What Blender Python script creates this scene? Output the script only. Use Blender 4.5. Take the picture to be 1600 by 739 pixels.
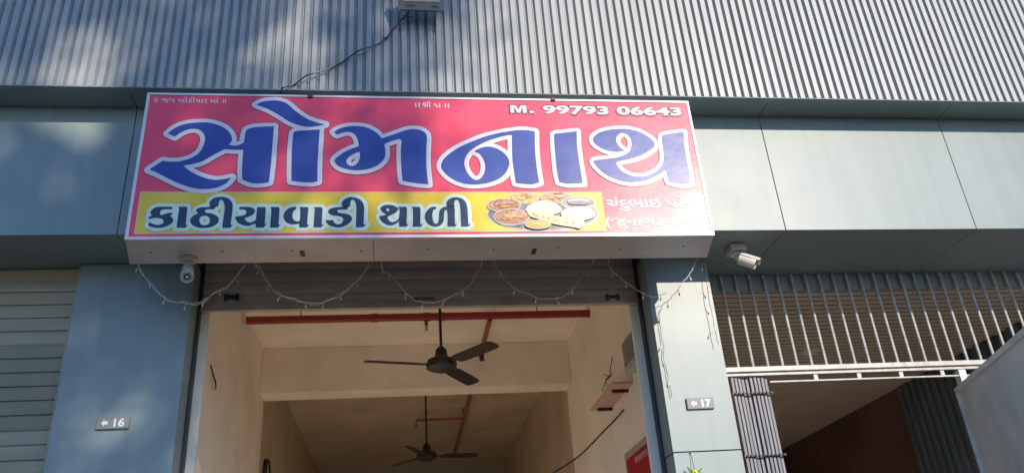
import bpy, bmesh, math, random
import numpy as np
from mathutils import Vector, Matrix, noise

random.seed(7)
S = bpy.context.scene
for o in list(bpy.data.objects):
    bpy.data.objects.remove(o)
COL = S.collection
R = math.radians

# ------------------------------------------------------------------ camera
F_PX, PITCH, YAW, ROLL = 1281.2, 0.459617, 0.152899, -0.075640
CAM = Vector((0, 0, 1.55))
fwd = Vector((math.sin(YAW) * math.cos(PITCH), math.cos(YAW) * math.cos(PITCH), math.sin(PITCH)))
rt0 = Vector((math.cos(YAW), -math.sin(YAW), 0))
up0 = rt0.cross(fwd)
rt = rt0 * math.cos(ROLL) + up0 * math.sin(ROLL)
up = -rt0 * math.sin(ROLL) + up0 * math.cos(ROLL)
cd = bpy.data.cameras.new('camera')
cam = bpy.data.objects.new('camera', cd)
COL.objects.link(cam)
cam.matrix_world = Matrix(((rt.x, up.x, -fwd.x, CAM.x), (rt.y, up.y, -fwd.y, CAM.y), (rt.z, up.z, -fwd.z, CAM.z), (0, 0, 0, 1)))
cd.sensor_width = 36
cd.lens = F_PX / 1600 * 36
cd.clip_start = 0.05
cd.clip_end = 2000
S.camera = cam

# ------------------------------------------------------------------ light
SUN_EL, SUN_AZ = 23.0, 22.2          # azimuth: degrees to the right of the facade's normal
sdir = Vector((math.sin(R(SUN_AZ)) * math.cos(R(SUN_EL)), -math.cos(R(SUN_AZ)) * math.cos(R(SUN_EL)), math.sin(R(SUN_EL))))
w = bpy.data.worlds.new('World')
S.world = w
w.use_nodes = True
nt = w.node_tree
sky = nt.nodes.new('ShaderNodeTexSky')
sky.sky_type = 'NISHITA'
sky.sun_disc = False
sky.ozone_density = 8.0
sky.dust_density = 0.3
sky.air_density = 1.0
sky.sun_elevation = R(SUN_EL)
sky.sun_rotation = R(180 - SUN_AZ)
nt.links.new(sky.outputs[0], nt.nodes['Background'].inputs[0])
nt.nodes['Background'].inputs[1].default_value = 0.125
sl = bpy.data.lights.new('sun', 'SUN')
sl.energy = 2.85
sl.angle = R(0.55)
sl.color = (1.0, 0.86, 0.70)
so = bpy.data.objects.new('sun', sl)
COL.objects.link(so)
so.rotation_euler = sdir.to_track_quat('Z', 'Y').to_euler()
so.location = sdir * 30
S.view_settings.view_transform = 'Standard'
S.view_settings.look = 'None'
S.view_settings.gamma = 1
S.view_settings.use_curve_mapping = False
S.view_settings.exposure = 0.82
S.cycles.max_bounces = 16
S.cycles.diffuse_bounces = 14


# ------------------------------------------------------------------ helpers
def ray(px, py):
    return fwd * F_PX + rt * (px - 800) - up * (py - 369.5)

def at(px, py, Y):
    d = ray(px, py)
    return CAM + d * (Y / d.y)

def atz(px, py, Z):
    d = ray(px, py)
    return CAM + d * ((Z - CAM.z) / d.z)

def atx(px, py, X):
    d = ray(px, py)
    return CAM + d * (X / d.x)

def mat(name, col, rough=0.6, metal=0.0, var=0.12, scale=3.0, bump=0.0, bscale=60.0, spec=0.5, coat=0.0, stretch=None, var2=None):
    m = bpy.data.materials.new(name)
    m.use_nodes = True
    t = m.node_tree
    b = t.nodes['Principled BSDF']
    b.inputs['Roughness'].default_value = rough
    b.inputs['Metallic'].default_value = metal
    b.inputs['Specular IOR Level'].default_value = spec
    b.inputs['Coat Weight'].default_value = coat
    b.inputs['Coat Roughness'].default_value = 0.25
    tc = t.nodes.new('ShaderNodeTexCoord')
    mp = t.nodes.new('ShaderNodeMapping')
    t.links.new(tc.outputs['Object'], mp.inputs[0])
    if stretch:
        mp.inputs['Scale'].default_value = stretch
    n = t.nodes.new('ShaderNodeTexNoise')
    n.inputs['Scale'].default_value = scale
    n.inputs['Detail'].default_value = 8
    n.inputs['Roughness'].default_value = 0.62
    t.links.new(mp.outputs[0], n.inputs['Vector'])
    rmp = t.nodes.new('ShaderNodeMapRange')
    rmp.inputs[1].default_value = 0.3
    rmp.inputs[2].default_value = 0.7
    t.links.new(n.outputs['Fac'], rmp.inputs[0])
    mx = t.nodes.new('ShaderNodeMix')
    mx.data_type = 'RGBA'
    lo = [c * (1 - var) for c in col]
    hi = [min(1, c * (1 + var)) for c in (var2 or col)]
    mx.inputs[6].default_value = (*lo, 1)
    mx.inputs[7].default_value = (*hi, 1)
    t.links.new(rmp.outputs[0], mx.inputs[0])
    t.links.new(mx.outputs[2], b.inputs['Base Color'])
    rr = t.nodes.new('ShaderNodeMapRange')
    rr.inputs[3].default_value = max(0.02, rough - 0.08)
    rr.inputs[4].default_value = min(1, rough + 0.08)
    t.links.new(n.outputs['Fac'], rr.inputs[0])
    t.links.new(rr.outputs[0], b.inputs['Roughness'])
    if bump:
        n2 = t.nodes.new('ShaderNodeTexNoise')
        n2.inputs['Scale'].default_value = bscale
        n2.inputs['Detail'].default_value = 4
        t.links.new(tc.outputs['Object'], n2.inputs['Vector'])
        bp = t.nodes.new('ShaderNodeBump')
        bp.inputs['Strength'].default_value = bump
        bp.inputs['Distance'].default_value = 0.01
        t.links.new(n2.outputs['Fac'], bp.inputs['Height'])
        t.links.new(bp.outputs[0], b.inputs['Normal'])
    return m

def tag(o, label=None, cat=None, group=None, kind=None):
    if label: o['label'] = label
    if cat: o['category'] = cat
    if group: o['group'] = group
    if kind: o['kind'] = kind
    return o

def thing(name, label, cat, loc=(0, 0, 0), group=None):
    o = bpy.data.objects.new(name, None)
    COL.objects.link(o)
    o.location = loc
    o.empty_display_size = 0.1
    return tag(o, label, cat, group)

class MB:
    """collects shapes (world coordinates) and links them as one mesh object"""
    def __init__(s):
        s.v, s.f, s.m = [], [], []
    def add(s, vs, fs, mi=0):
        k = len(s.v)
        s.v += [tuple(v) for v in vs]
        s.f += [tuple(i + k for i in f) for f in fs]
        s.m += [mi] * len(fs)
        return s
    def box(s, x0, x1, y0, y1, z0, z1, mi=0, mtx=None):
        vs = [Vector((x, y, z)) for x in (x0, x1) for y in (y0, y1) for z in (z0, z1)]
        if mtx: vs = [mtx @ v for v in vs]
        return s.add(vs, [(0, 1, 3, 2), (4, 6, 7, 5), (0, 4, 5, 1), (2, 3, 7, 6), (0, 2, 6, 4), (1, 5, 7, 3)], mi)
    def tube(s, pts, r, n=8, mi=0, cap=True):
        pts = [Vector(p) for p in pts]
        rs = r if isinstance(r, (list, tuple)) else [r] * len(pts)
        ring0 = None
        vs, fs = [], []
        ref = Vector((0, 0, 1))
        for i, p in enumerate(pts):
            d = (pts[min(i + 1, len(pts) - 1)] - pts[max(i - 1, 0)]).normalized()
            if abs(d.dot(ref)) > 0.95: ref = Vector((1, 0, 0)) if abs(d.x) < 0.9 else Vector((0, 1, 0))
            a = d.cross(ref).normalized()
            b = d.cross(a).normalized()
            ref = b.cross(d) if False else ref
            for k in range(n):
                t = 2 * math.pi * k / n
                vs.append(p + (a * math.cos(t) + b * math.sin(t)) * rs[i])
        for i in range(len(pts) - 1):
            for k in range(n):
                k2 = (k + 1) % n
                fs.append((i * n + k, i * n + k2, (i + 1) * n + k2, (i + 1) * n + k))
        if cap:
            fs.append(tuple(range(n - 1, -1, -1)))
            fs.append(tuple((len(pts) - 1) * n + k for k in range(n)))
        return s.add(vs, fs, mi)
    def lathe(s, prof, c, axis=(0, 0, 1), n=24, mi=0):
        ax = Vector(axis).normalized()
        q = ax.to_track_quat('Z', 'Y').to_matrix()
        c = Vector(c)
        vs, fs = [], []
        for (r, h) in prof:
            for k in range(n):
                t = 2 * math.pi * k / n
                vs.append(c + q @ Vector((r * math.cos(t), r * math.sin(t), h)))
        for i in range(len(prof) - 1):
            for k in range(n):
                k2 = (k + 1) % n
                fs.append((i * n + k, i * n + k2, (i + 1) * n + k2, (i + 1) * n + k))
        fs.append(tuple(range(n - 1, -1, -1)))
        fs.append(tuple((len(prof) - 1) * n + k for k in range(n)))
        return s.add(vs, fs, mi)
    def build(s, name, m, parent=None, bevel=0.0, smooth=False):
        me = bpy.data.meshes.new(name)
        off = parent_loc(parent)
        me.from_pydata([(v[0] - off.x, v[1] - off.y, v[2] - off.z) for v in s.v], [], s.f)
        for mm in (m if isinstance(m, (list, tuple)) else [m]):
            me.materials.append(mm)
        me.polygons.foreach_set('material_index', s.m)
        bm = bmesh.new()
        bm.from_mesh(me)
        if bevel:
            bmesh.ops.bevel(bm, geom=[e for e in bm.edges if len(e.link_faces) == 2 and e.calc_face_angle(0) > 0.6], offset=bevel, segments=2, affect='EDGES', profile=0.6)
        bmesh.ops.recalc_face_normals(bm, faces=bm.faces)
        bm.to_mesh(me)
        bm.free()
        if smooth:
            me.polygons.foreach_set('use_smooth', [True] * len(me.polygons))
            me.set_sharp_from_angle(angle=R(40))
        o = bpy.data.objects.new(name, me)
        COL.objects.link(o)
        if parent: o.parent = parent
        return o

def parent_loc(p):
    v = Vector((0, 0, 0))
    while p:
        v += p.location
        p = p.parent
    return v

def curve_mesh(cu):
    o = bpy.data.objects.new('tmp', cu)
    COL.objects.link(o)
    dg = bpy.context.evaluated_depsgraph_get()
    me = bpy.data.meshes.new_from_object(o.evaluated_get(dg))
    vs = [v.co.copy() for v in me.vertices]
    fs = [tuple(p.vertices) for p in me.polygons]
    bpy.data.objects.remove(o)
    bpy.data.curves.remove(cu)
    bpy.data.meshes.remove(me)
    return vs, fs

def text_mesh(body, offset=0.0):
    cu = bpy.data.curves.new('text', 'FONT')
    cu.body = body
    cu.resolution_u = 4
    cu.offset = offset
    return curve_mesh(cu)

def fill_mesh(contours):
    cu = bpy.data.curves.new('fill', 'CURVE')
    cu.dimensions = '2D'
    cu.fill_mode = 'BOTH'
    for c in contours:
        sp = cu.splines.new('POLY')
        sp.points.add(len(c) - 1)
        for i, (x, y) in enumerate(c):
            sp.points[i].co = (x, y, 0, 1)
        sp.use_cyclic_u = True
    return curve_mesh(cu)

def smooth_contour(pts, sub=6):
    """pts: (x, y) or (x, y, 1) for a corner -> dense closed polyline, Catmull-Rom between corners"""
    n = len(pts)
    P = [Vector((p[0], p[1])) for p in pts]
    cor = [len(p) > 2 for p in pts]
    out = []
    for i in range(n):
        a, b = P[i], P[(i + 1) % n]
        p0 = P[i - 1] if not cor[i] else a - (b - a)
        p3 = P[(i + 2) % n] if not cor[(i + 1) % n] else b + (b - a)
        for k in range(sub):
            t = k / sub
            q = 0.5 * ((2 * a) + (b - p0) * t + (2 * p0 - 5 * a + 4 * b - p3) * t * t + (-p0 + 3 * a - 3 * b + p3) * t ** 3)
            out.append((q.x, q.y))
    return out

def stroke_into(mb, poly, r, Y, thick, mi=0, closed=True):
    """flat rounded stroke along a polyline given in (X, Z)"""
    cu = bpy.data.curves.new('stroke', 'CURVE')
    cu.dimensions = '3D'
    cu.bevel_depth = r
    cu.bevel_resolution = 3
    sp = cu.splines.new('POLY')
    sp.points.add(len(poly) - 1)
    for i, (x, z) in enumerate(poly):
        sp.points[i].co = (x, z, 0, 1)
    sp.use_cyclic_u = closed
    cu.use_fill_caps = True
    vs, fs = curve_mesh(cu)
    mb.add([(v.x, Y - v.z * thick / r, v.y) for v in vs], fs, mi)
    n = len(poly)
    for i in range(n):                                   # round the sharp joins
        if not closed and i not in (0, n - 1):
            pass
        a, b, c = (Vector(poly[j % n]) for j in (i - 1, i, i + 1))
        u1, u2 = b - a, c - b
        if (not closed and i in (0, n - 1)) or (u1.length > 0 and u2.length > 0 and u1.angle(u2) > 0.5):
            prof = [(r * math.cos(t), thick * 0.93 * math.sin(t)) for t in [R(a_) for a_ in (-80, -40, 0, 40, 80)]]
            mb.lathe(prof, (b.x, Y, b.y), (0, -1, 0), 16, mi)

# ------------------------------------------------------------------ materials
M = {}
M['acp'] = mat('panel_blue_grey', (0.228, 0.288, 0.292), 0.40, 0.0, 0.06, 1.3, 0.05, 9, 0.36)
def add_streaks(m, amount=0.16, stretch=(5, 5, 0.35), scale=2.2):
    t = m.node_tree
    b = t.nodes['Principled BSDF']
    tc = [n for n in t.nodes if n.type == 'TEX_COORD'][0]
    mp = t.nodes.new('ShaderNodeMapping'); mp.inputs['Scale'].default_value = stretch
    n = t.nodes.new('ShaderNodeTexNoise'); n.inputs['Scale'].default_value = scale; n.inputs['Detail'].default_value = 6
    mr = t.nodes.new('ShaderNodeMapRange'); mr.inputs[1].default_value = 0.42; mr.inputs[2].default_value = 0.72; mr.inputs[3].default_value = 1.0; mr.inputs[4].default_value = 1.0 - amount
    mx = t.nodes.new('ShaderNodeMix'); mx.data_type = 'RGBA'; mx.blend_type = 'MULTIPLY'; mx.inputs[0].default_value = 1
    src = b.inputs['Base Color'].links[0].from_socket
    t.links.new(tc.outputs['Object'], mp.inputs[0]); t.links.new(mp.outputs[0], n.inputs['Vector']); t.links.new(n.outputs['Fac'], mr.inputs[0])
    t.links.new(src, mx.inputs[6]); t.links.new(mr.outputs[0], mx.inputs[7]); t.links.new(mx.outputs[2], b.inputs['Base Color'])
add_streaks(M['acp'], 0.09)
M['acp_dark'] = mat('panel_dark_joint', (0.05, 0.06, 0.07), 0.7)
M['clad'] = mat('ribbed_aluminium', (0.315, 0.335, 0.34), 0.48, 0.1, 0.09, 2.0, 0.03, 40, 0.5, stretch=(6, 1, 0.25))
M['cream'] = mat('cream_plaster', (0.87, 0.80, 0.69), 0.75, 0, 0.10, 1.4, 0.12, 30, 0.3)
M['cream_shaded'] = mat('shaded_cream_plaster', (0.60, 0.50, 0.37), 0.75, 0, 0.14, 1.0, 0.12, 30, 0.3)  # cream plaster darkened in colour to give the rear room its dimness
M['floor'] = mat('floor_tile', (0.86, 0.77, 0.64), 0.35, 0, 0.08, 1.0)
add_streaks(M['clad'], 0.14, (9, 9, 0.3))
M['shut'] = mat('olive_shutter_paint', (0.31, 0.275, 0.19), 0.5, 0.05, 0.2, 3.0, 0.05, 50, stretch=(0.3, 1, 3))
M['shut_mid'] = mat('brown_shutter_paint', (0.66, 0.58, 0.48), 0.5, 0.15, 0.22, 3.0, 0.05, 50, stretch=(0.4, 1, 3))
M['rail'] = mat('shutter_rail', (0.50, 0.43, 0.35), 0.5, 0.2, 0.2, 4)
M['steel'] = mat('painted_steel_light', (0.46, 0.45, 0.43), 0.42, 0.0, 0.15, 9)
M['gatesteel'] = mat('gate_channel_steel', (0.145, 0.155, 0.185), 0.5, 0.1, 0.35, 8, stretch=(8, 8, 0.6))
M['darksteel'] = mat('dark_steel', (0.05, 0.05, 0.055), 0.5, 0.3, 0.2, 8)
M['leaf'] = mat('gate_leaf_paint', (0.68, 0.71, 0.68), 0.45, 0.1, 0.14, 2.2, 0.06, 30)
M['leafframe'] = mat('gate_leaf_frame', (0.66, 0.66, 0.64), 0.42, 0.2, 0.2, 6)
add_streaks(M['leaf'], 0.16, (2, 2, 0.8)); add_streaks(M['gatesteel'], 0.35, (20, 20, 1)); add_streaks(M['steel'], 0.3, (4, 4, 4), 5); add_streaks(M['cream'], 0.10, (1.2, 1.2, 1.0), 1.3); add_streaks(M['cream_shaded'], 0.18, (1.2, 1.2, 1.0), 1.3)
M['white'] = mat('white_plastic', (0.62, 0.60, 0.55), 0.4, 0, 0.07, 8)
M['whitedirty_shaded'] = mat('dusty_shaded_white_plastic', (0.40, 0.385, 0.355), 0.5, 0, 0.18, 10)  # dusty white, base darkened further for the shade on the left camera
M['black'] = mat('black_plastic', (0.025, 0.025, 0.028), 0.4)
M['fan'] = mat('dark_brown_enamel', (0.020, 0.012, 0.010), 0.5, 0.0, 0.2, 6)
M['red'] = mat('red_pipe_paint', (0.27, 0.018, 0.02), 0.42, 0, 0.15, 5)
M['brownpipe'] = mat('rust_pipe_paint', (0.30, 0.10, 0.05), 0.5, 0, 0.2, 5)
M['brass'] = mat('brass', (0.5, 0.35, 0.15), 0.35, 0.9)
M['wood'] = mat('shelf_board', (0.56, 0.36, 0.27), 0.6, 0, 0.2, 5, stretch=(1, 6, 1))
M['plate'] = mat('number_plate_grey', (0.24, 0.25, 0.24), 0.6, 0.0, 0.08, 20)
M['platewhite'] = mat('plate_lettering', (0.8, 0.8, 0.76), 0.4)
M['grey'] = mat('lamp_housing_grey', (0.20, 0.215, 0.22), 0.45, 0.3, 0.1, 8)
M['glass'] = mat('lamp_glass', (0.5, 0.5, 0.48), 0.12, 0, 0.05)
M['wirewhite'] = mat('clear_wire', (0.80, 0.79, 0.75), 0.35, 0, 0.1, 30)
M['bulb'] = mat('small_clear_bulb', (0.8, 0.8, 0.75), 0.25)
M['wirebrown'] = mat('brown_wire', (0.16, 0.12, 0.09), 0.6)
M['maroon'] = mat('corridor_wall', (0.11, 0.055, 0.05), 0.6, 0, 0.3, 1.5)
M['corr'] = mat('dark_corrugated', (0.10, 0.125, 0.13), 0.5, 0.2, 0.2, 3)
# signboard print
GL = dict(rough=0.30, spec=0.5, coat=0.25)
M['pink'] = mat('print_red', (0.76, 0.072, 0.135), 0.30, 0, 0.10, 2.2, 0.30, 2.6, 0.26, 0.0, var2=(0.80, 0.085, 0.15))
M['yellow'] = mat('print_yellow', (0.76, 0.52, 0.035), 0.30, 0, 0.10, 3.5, 0.30, 2.6, 0.26, 0.0, var2=(0.72, 0.54, 0.08))
M['blue'] = mat('print_blue', (0.04, 0.075, 0.31), 0.30, 0, 0.08, 3, 0.30, 2.6, 0.26, 0.0)
M['navy'] = mat('print_navy', (0.035, 0.055, 0.11), 0.30, 0, 0.12, 8, 0.30, 2.6, 0.26, 0.0)
M['pwhite'] = mat('print_white', (0.66, 0.60, 0.66), 0.30, 0, 0.05, 4, 0.30, 2.6, 0.26, 0.0)
M['pcyan'] = mat('print_pale_cyan', (0.60, 0.73, 0.62), 0.30, 0, 0.10, 9, 0.30, 2.6, 0.26, 0.0)
M['pcream'] = mat('print_cream', (0.70, 0.58, 0.36), 0.30, 0, 0.05, 4, 0.30, 2.6, 0.26, 0.0)
M['pshadow'] = mat('print_dark_outline', (0.20, 0.06, 0.09), 0.30, 0, 0.1, 6, 0.30, 2.6, 0.26, 0.0)
M['alu'] = mat('sign_trim_white', (0.64, 0.59, 0.60), 0.35, 0.2, 0.08, 8)
M['alu_side'] = mat('sign_box_sheet', (0.52, 0.49, 0.485), 0.42, 0.2, 0.14, 3)

def plank_mat():
    m = mat('plank_ceiling', (0.62, 0.56, 0.47), 0.35, 0, 0.12, 2.0)
    t = m.node_tree
    b = t.nodes['Principled BSDF']
    tc = [n for n in t.nodes if n.type == 'TEX_COORD'][0]
    sx = t.nodes.new('ShaderNodeSeparateXYZ')
    t.links.new(tc.outputs['Object'], sx.inputs[0])
    mu = t.nodes.new('ShaderNodeMath'); mu.operation = 'MULTIPLY'; mu.inputs[1].default_value = 1 / 0.1
    fr = t.nodes.new('ShaderNodeMath'); fr.operation = 'FRACT'
    lt = t.nodes.new('ShaderNodeMath'); lt.operation = 'LESS_THAN'; lt.inputs[1].default_value = 0.18
    t.links.new(sx.outputs['Y'], mu.inputs[0]); t.links.new(mu.outputs[0], fr.inputs[0]); t.links.new(fr.outputs[0], lt.inputs[0])
    src = b.inputs['Base Color'].links[0].from_socket
    mx = t.nodes.new('ShaderNodeMix'); mx.data_type = 'RGBA'
    t.links.new(lt.outputs[0], mx.inputs[0]); t.links.new(src, mx.inputs[6]); mx.inputs[7].default_value = (0.05, 0.045, 0.04, 1)
    t.links.new(mx.outputs[2], b.inputs['Base Color'])
    return m
M['plank'] = plank_mat()

def perf_mat():
    m = mat('perforated_shutter', (0.28, 0.245, 0.165), 0.5, 0.05, 0.2, 3)
    t = m.node_tree
    b = t.nodes['Principled BSDF']
    tc = [n for n in t.nodes if n.type == 'TEX_COORD'][0]
    mp = t.nodes.new('ShaderNodeMapping')
    mp.inputs['Rotation'].default_value = (0, R(45), 0)
    t.links.new(tc.outputs['Object'], mp.inputs[0])
    ck = t.nodes.new('ShaderNodeTexChecker')
    ck.inputs['Scale'].default_value = 130
    t.links.new(mp.outputs[0], ck.inputs['Vector'])
    src = b.inputs['Base Color'].links[0].from_socket
    mx = t.nodes.new('ShaderNodeMix'); mx.data_type = 'RGBA'
    t.links.new(ck.outputs['Fac'], mx.inputs[0]); t.links.new(src, mx.inputs[6]); mx.inputs[7].default_value = (0.17, 0.165, 0.12, 1)
    t.links.new(mx.outputs[2], b.inputs['Base Color'])
    return m
M['perf'] = perf_mat()
M['ground'] = mat('dusty_paving', (0.085, 0.08, 0.072), 0.85, 0, 0.2, 0.6, 0.2, 20, 0.3)
M['asphalt'] = mat('asphalt', (0.055, 0.054, 0.052), 0.85, 0, 0.25, 1.5, 0.3, 60, 0.3)
M['kerb'] = mat('kerb_concrete', (0.36, 0.35, 0.33), 0.8, 0, 0.2, 2)
M['bark'] = mat('bark', (0.10, 0.07, 0.05), 0.9, 0, 0.3, 6, 0.5, 14)
M['foliage'] = mat('leaf_green', (0.05, 0.10, 0.025), 0.5, 0, 0.5, 1.5, var2=(0.08, 0.13, 0.035))
M['concrete'] = mat('rear_wall_render', (0.40, 0.38, 0.34), 0.8, 0, 0.15, 1, 0.1, 20)

# ------------------------------------------------------------------ ground
GY = 5.45
def struct(name, mb, m):
    o = mb.build(name, m)
    return tag(o, kind='structure')
g = MB(); g.add([(-300, -300, 0), (300, -300, 0), (300, 300, 0), (-300, 300, 0)], [(0, 1, 2, 3)])
struct('ground', g, M['ground'])
g = MB(); g.add([(-300, -11.5, 0.004), (300, -11.5, 0.004), (300, -4.5, 0.004), (-300, -4.5, 0.004)], [(0, 1, 2, 3)])
struct('road', g, M['asphalt'])
for yk in (-4.5, -11.7):
    g = MB().box(-300, 300, yk, yk + 0.2, 0.0, 0.13)
    struct('kerb', g, M['kerb'])

# ------------------------------------------------------------------ building
B = thing('commercial_building', 'grey blue shop building with ribbed aluminium cladding above pale panel band', 'building', (0, 5.45, 0))
XL, XR = -6.5, 9.0
ZS, ZT = 4.09, 5.075            # lower soffit, upper soffit
YF, YC, YP = 5.0, 4.747, 5.45  # fascia, cladding crest, pilaster faces
PIL_L, PIL_R = (-2.173, -1.42), (1.83, 2.316)

# ribbed cladding: box-rib sheet, real crests and grooves
mb = MB()
pitch, crest, depth, web = 0.0634, 0.0345, 0.028, 0.0118
z0, z1 = ZT, 8.6
x = XL
prof = []
while x < XR:
    j1, j2, j3 = (random.uniform(-0.0009, 0.0009) for _ in range(3))
    prof += [(x + j1, YC + j3), (x + crest + j2, YC + j3), (x + crest + web + j2, YC + depth), (x + pitch - web, YC + depth)]
    x += pitch
vs = [(px_, py_, z0) for px_, py_ in prof] + [(px_, py_, z1) for px_, py_ in prof]
n = len(prof)
mb.add(vs, [(i, i + 1, n + i + 1, n + i) for i in range(n - 1)])
mb.build('ribbed_cladding', M['clad'], B)
# drip trim that closes the foot of the cladding
mb = MB()
mb.box(XL, XR, YC + 0.0015, YC + depth + 0.03, ZT - 0.005, ZT - 0.001)
mb.build('cladding_edge_trim', M['acp'], B)

def panel_row(name, m, x_joints, kind, a0, a1, b, gap=0.006):
    """row of composite panels with open joints; kind 'f' = vertical face at y=b, 's' = soffit at z=b"""
    mb = MB()
    for xa, xb in zip(x_joints[:-1], x_joints[1:]):
        if kind == 'f':
            mb.box(xa + gap / 2, xb - gap / 2, b, b + 0.02, a0, a1)
        else:
            mb.box(xa + gap / 2, xb - gap / 2, a0, a1, b, b + 0.02)
    return mb.build(name, m, B, bevel=0.0015)
JX = [XL, -4.83, -3.32, -1.81, -0.3, 1.263, 2.774, 4.285, 5.796, 7.3, XR]
panel_row('fascia', M['acp'], JX, 'f', ZS, ZT, YF)
panel_row('upper_soffit', M['acp'], JX, 's', YC + depth + 0.032, YF + 0.02, ZT + 0.002)
panel_row('lower_soffit', M['acp'], [x_ for x_ in JX if x_ < -1.5] + [-1.42], 's', YF + 0.022, 5.86, ZS + 0.002)
panel_row('lower_soffit', M['acp'], [1.83] + [x_ for x_ in JX if x_ > 1.9], 's', YF + 0.022, 5.86, ZS + 0.002)
# dark carcass behind the joints
for xa, xb, yb_ in ((XL, -1.421, 5.86), (-1.42, 1.83, 5.10), (1.831, XR, 5.86)):
    MB().box(xa, xb, YF + 0.025, yb_, ZS + (0.026 if yb_ > 5.5 else 0.004), ZT + 0.3).build('fascia_carcass', M['acp_dark'], B)
MB().box(-1.419, 1.829, 5.102, 5.86, 4.72, 4.8).build('shutter_recess', M['acp_dark'], B)
MB().box(XL, XR, YC + depth + 0.04, 5.86, ZT + 0.304, 8.6).build('upper_wall', M['concrete'], B)

def pilaster(x0, x1, zj):
    mb = MB()
    for a, b in zip([0.0] + zj, zj + [ZS]):
        mb.box(x0, x1, YP, 5.70, a + 0.004, b - 0.004)
    o = mb.build('pilaster', M['acp'], B, bevel=0.0015)
    MB().box(x0 + 0.01, x1 - 0.01, YP + 0.012, 5.69, 0, ZS - 0.01).build('pilaster_core', M['acp_dark'], B)
    return o
pilaster(*PIL_L, [1.3])
pilaster(*PIL_R, [1.3, 2.635])
pilaster(-6.5, -5.8, [1.3])
pilaster(6.3, 6.9, [1.3])

# shop room
RX0, RX1, RY0, RY1, RZ = -1.50, 1.925, 5.74, 16.5, 4.65
BY0, BY1, BZ = 8.9, 9.2, 4.14
for xa, xb in ((RX0 - 0.12, RX0), (RX1, RX1 + 0.12)):
    MB().box(xa, xb, RY0, BY1 - 0.001, 0, RZ).build('side_wall', M['cream'], B)
    MB().box(xa, xb, BY1, RY1, 0, RZ).build('side_wall', M['cream_shaded'], B)
MB().box(-1.64, -1.345, 5.705, RY0 - 0.002, 0, RZ).build('door_jamb', M['cream'], B)
MB().box(1.745, 2.07, 5.705, RY0 - 0.002, 0, RZ).build('door_jamb', M['cream'], B)
MB().box(-1.7, 2.2, RY0 - 0.03, BY1 - 0.001, RZ, RZ + 0.15).build('ceiling', M['cream'], B)
MB().box(-1.7, 2.2, BY1, RY1 + 0.12, RZ, RZ + 0.15).build('ceiling', M['cream_shaded'], B)
MB().box(-1.66, 2.09, RY0, RY0 + 0.2, 4.12, RZ - 0.002).build('lintel', M['cream'], B)
MB().box(RX0 + 0.001, RX1 - 0.001, BY0, BY1, BZ, RZ - 0.001).build('beam', M['cream'], B, bevel=0.006)
MB().box(RX0 - 0.12, RX1 + 0.12, RY1, RY1 + 0.12, 0, RZ).build('rear_wall', M['cream_shaded'], B)
MB().box(-1.62, 2.07, 5.71, RY1, 0, 0.12).build('shop_floor', M['floor'], B)
MB().box(-1.9, 2.2, 5.05, 5.44, 0, 0.11).build('bounce_platform', M['floor'], B, bevel=0.008)  # unseen pale step, added to bounce sunlight up into the shop front

# gateway corridor on the right
CX0, CX1, CZ = 2.40, 5.85, 3.955
MB().box(CX0 - 0.1, CX0, 5.86, 12.2, 0, CZ).build('corridor_wall', M['cream_shaded'], B)
MB().box(CX1, CX1 + 0.12, 5.86, 12.2, 0, CZ).build('corridor_wall', M['maroon'], B)
MB().box(CX0 - 0.1, CX1 + 0.1, 12.2, 12.3, 0, CZ).build('corridor_end_wall', M['maroon'], B)
MB().box(2.0, 6.4, 5.83, 12.3, CZ, CZ + 0.1).build('plank_ceiling', M['plank'], B)
MB().box(2.3, 6.4, 5.815, 5.828, CZ - 0.002, ZS).build('gate_lintel', M['acp'], B)
MB().box(CX0, CX1, 5.72, 12.2, 0.002, 0.09).build('corridor_floor', M['floor'], B)
mb = MB()                                   # vertical ribs standing against the corridor's right wall
y = 6.25
pr = []
while y < 8.75:
    pr += [(CX1 - 0.012, y), (CX1 - 0.012, y + 0.05), (CX1 - 0.05, y + 0.065), (CX1 - 0.05, y + 0.115)]
    y += 0.13
n = len(pr)
mb.add([(a, b, 0.1) for a, b in pr] + [(a, b, CZ - 0.02) for a, b in pr], [(i, i + 1, n + i + 1, n + i) for i in range(n - 1)])
mb.build('corrugated_wall_sheet', M['corr'], B)
# body of the building so that no light leaks in
MB().box(XL, XR, 15.7, 15.9, 0, 8.6).build('back_wall', M['concrete'], B)
MB().box(XL, XL + 0.15, 5.9, 15.68, 0, 8.6).build('end_wall', M['concrete'], B)
MB().box(XR - 0.15, XR, 5.9, 15.68, 0, 8.6).build('end_wall', M['concrete'], B)
MB().box(XL, XR, 4.7, 15.9, 8.602, 8.8).build('roof_slab', M['concrete'], B)
MB().box(6.9, XR, 5.46, 5.6, 0, ZS).build('front_wall', M['acp'], B)

# ------------------------------------------------------------------ rolling shutters
def shutter_slats(mb, x0, x1, Y, ztop, zbot, pitch, first):
    z = first
    prof = [(Y, ztop)]
    while z > zbot:
        h = min(pitch, z - zbot)
        j = random.uniform(-0.0012, 0.0012)
        prof += [(Y + 0.013, z), (Y + 0.001 + j, z - 0.005), (Y - 0.0015 + j, z - h * 0.3), (Y - 0.0015 + j, z - h * 0.65), (Y + 0.001 + j, z - h + 0.006), (Y + 0.013, z - h + 0.002)]
        z -= pitch
    n = len(prof)
    mb.add([(x0, a, b) for a, b in prof] + [(x1, a, b) for a, b in prof], [(i, i + 1, n + i + 1, n + i) for i in range(n - 1)])

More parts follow.
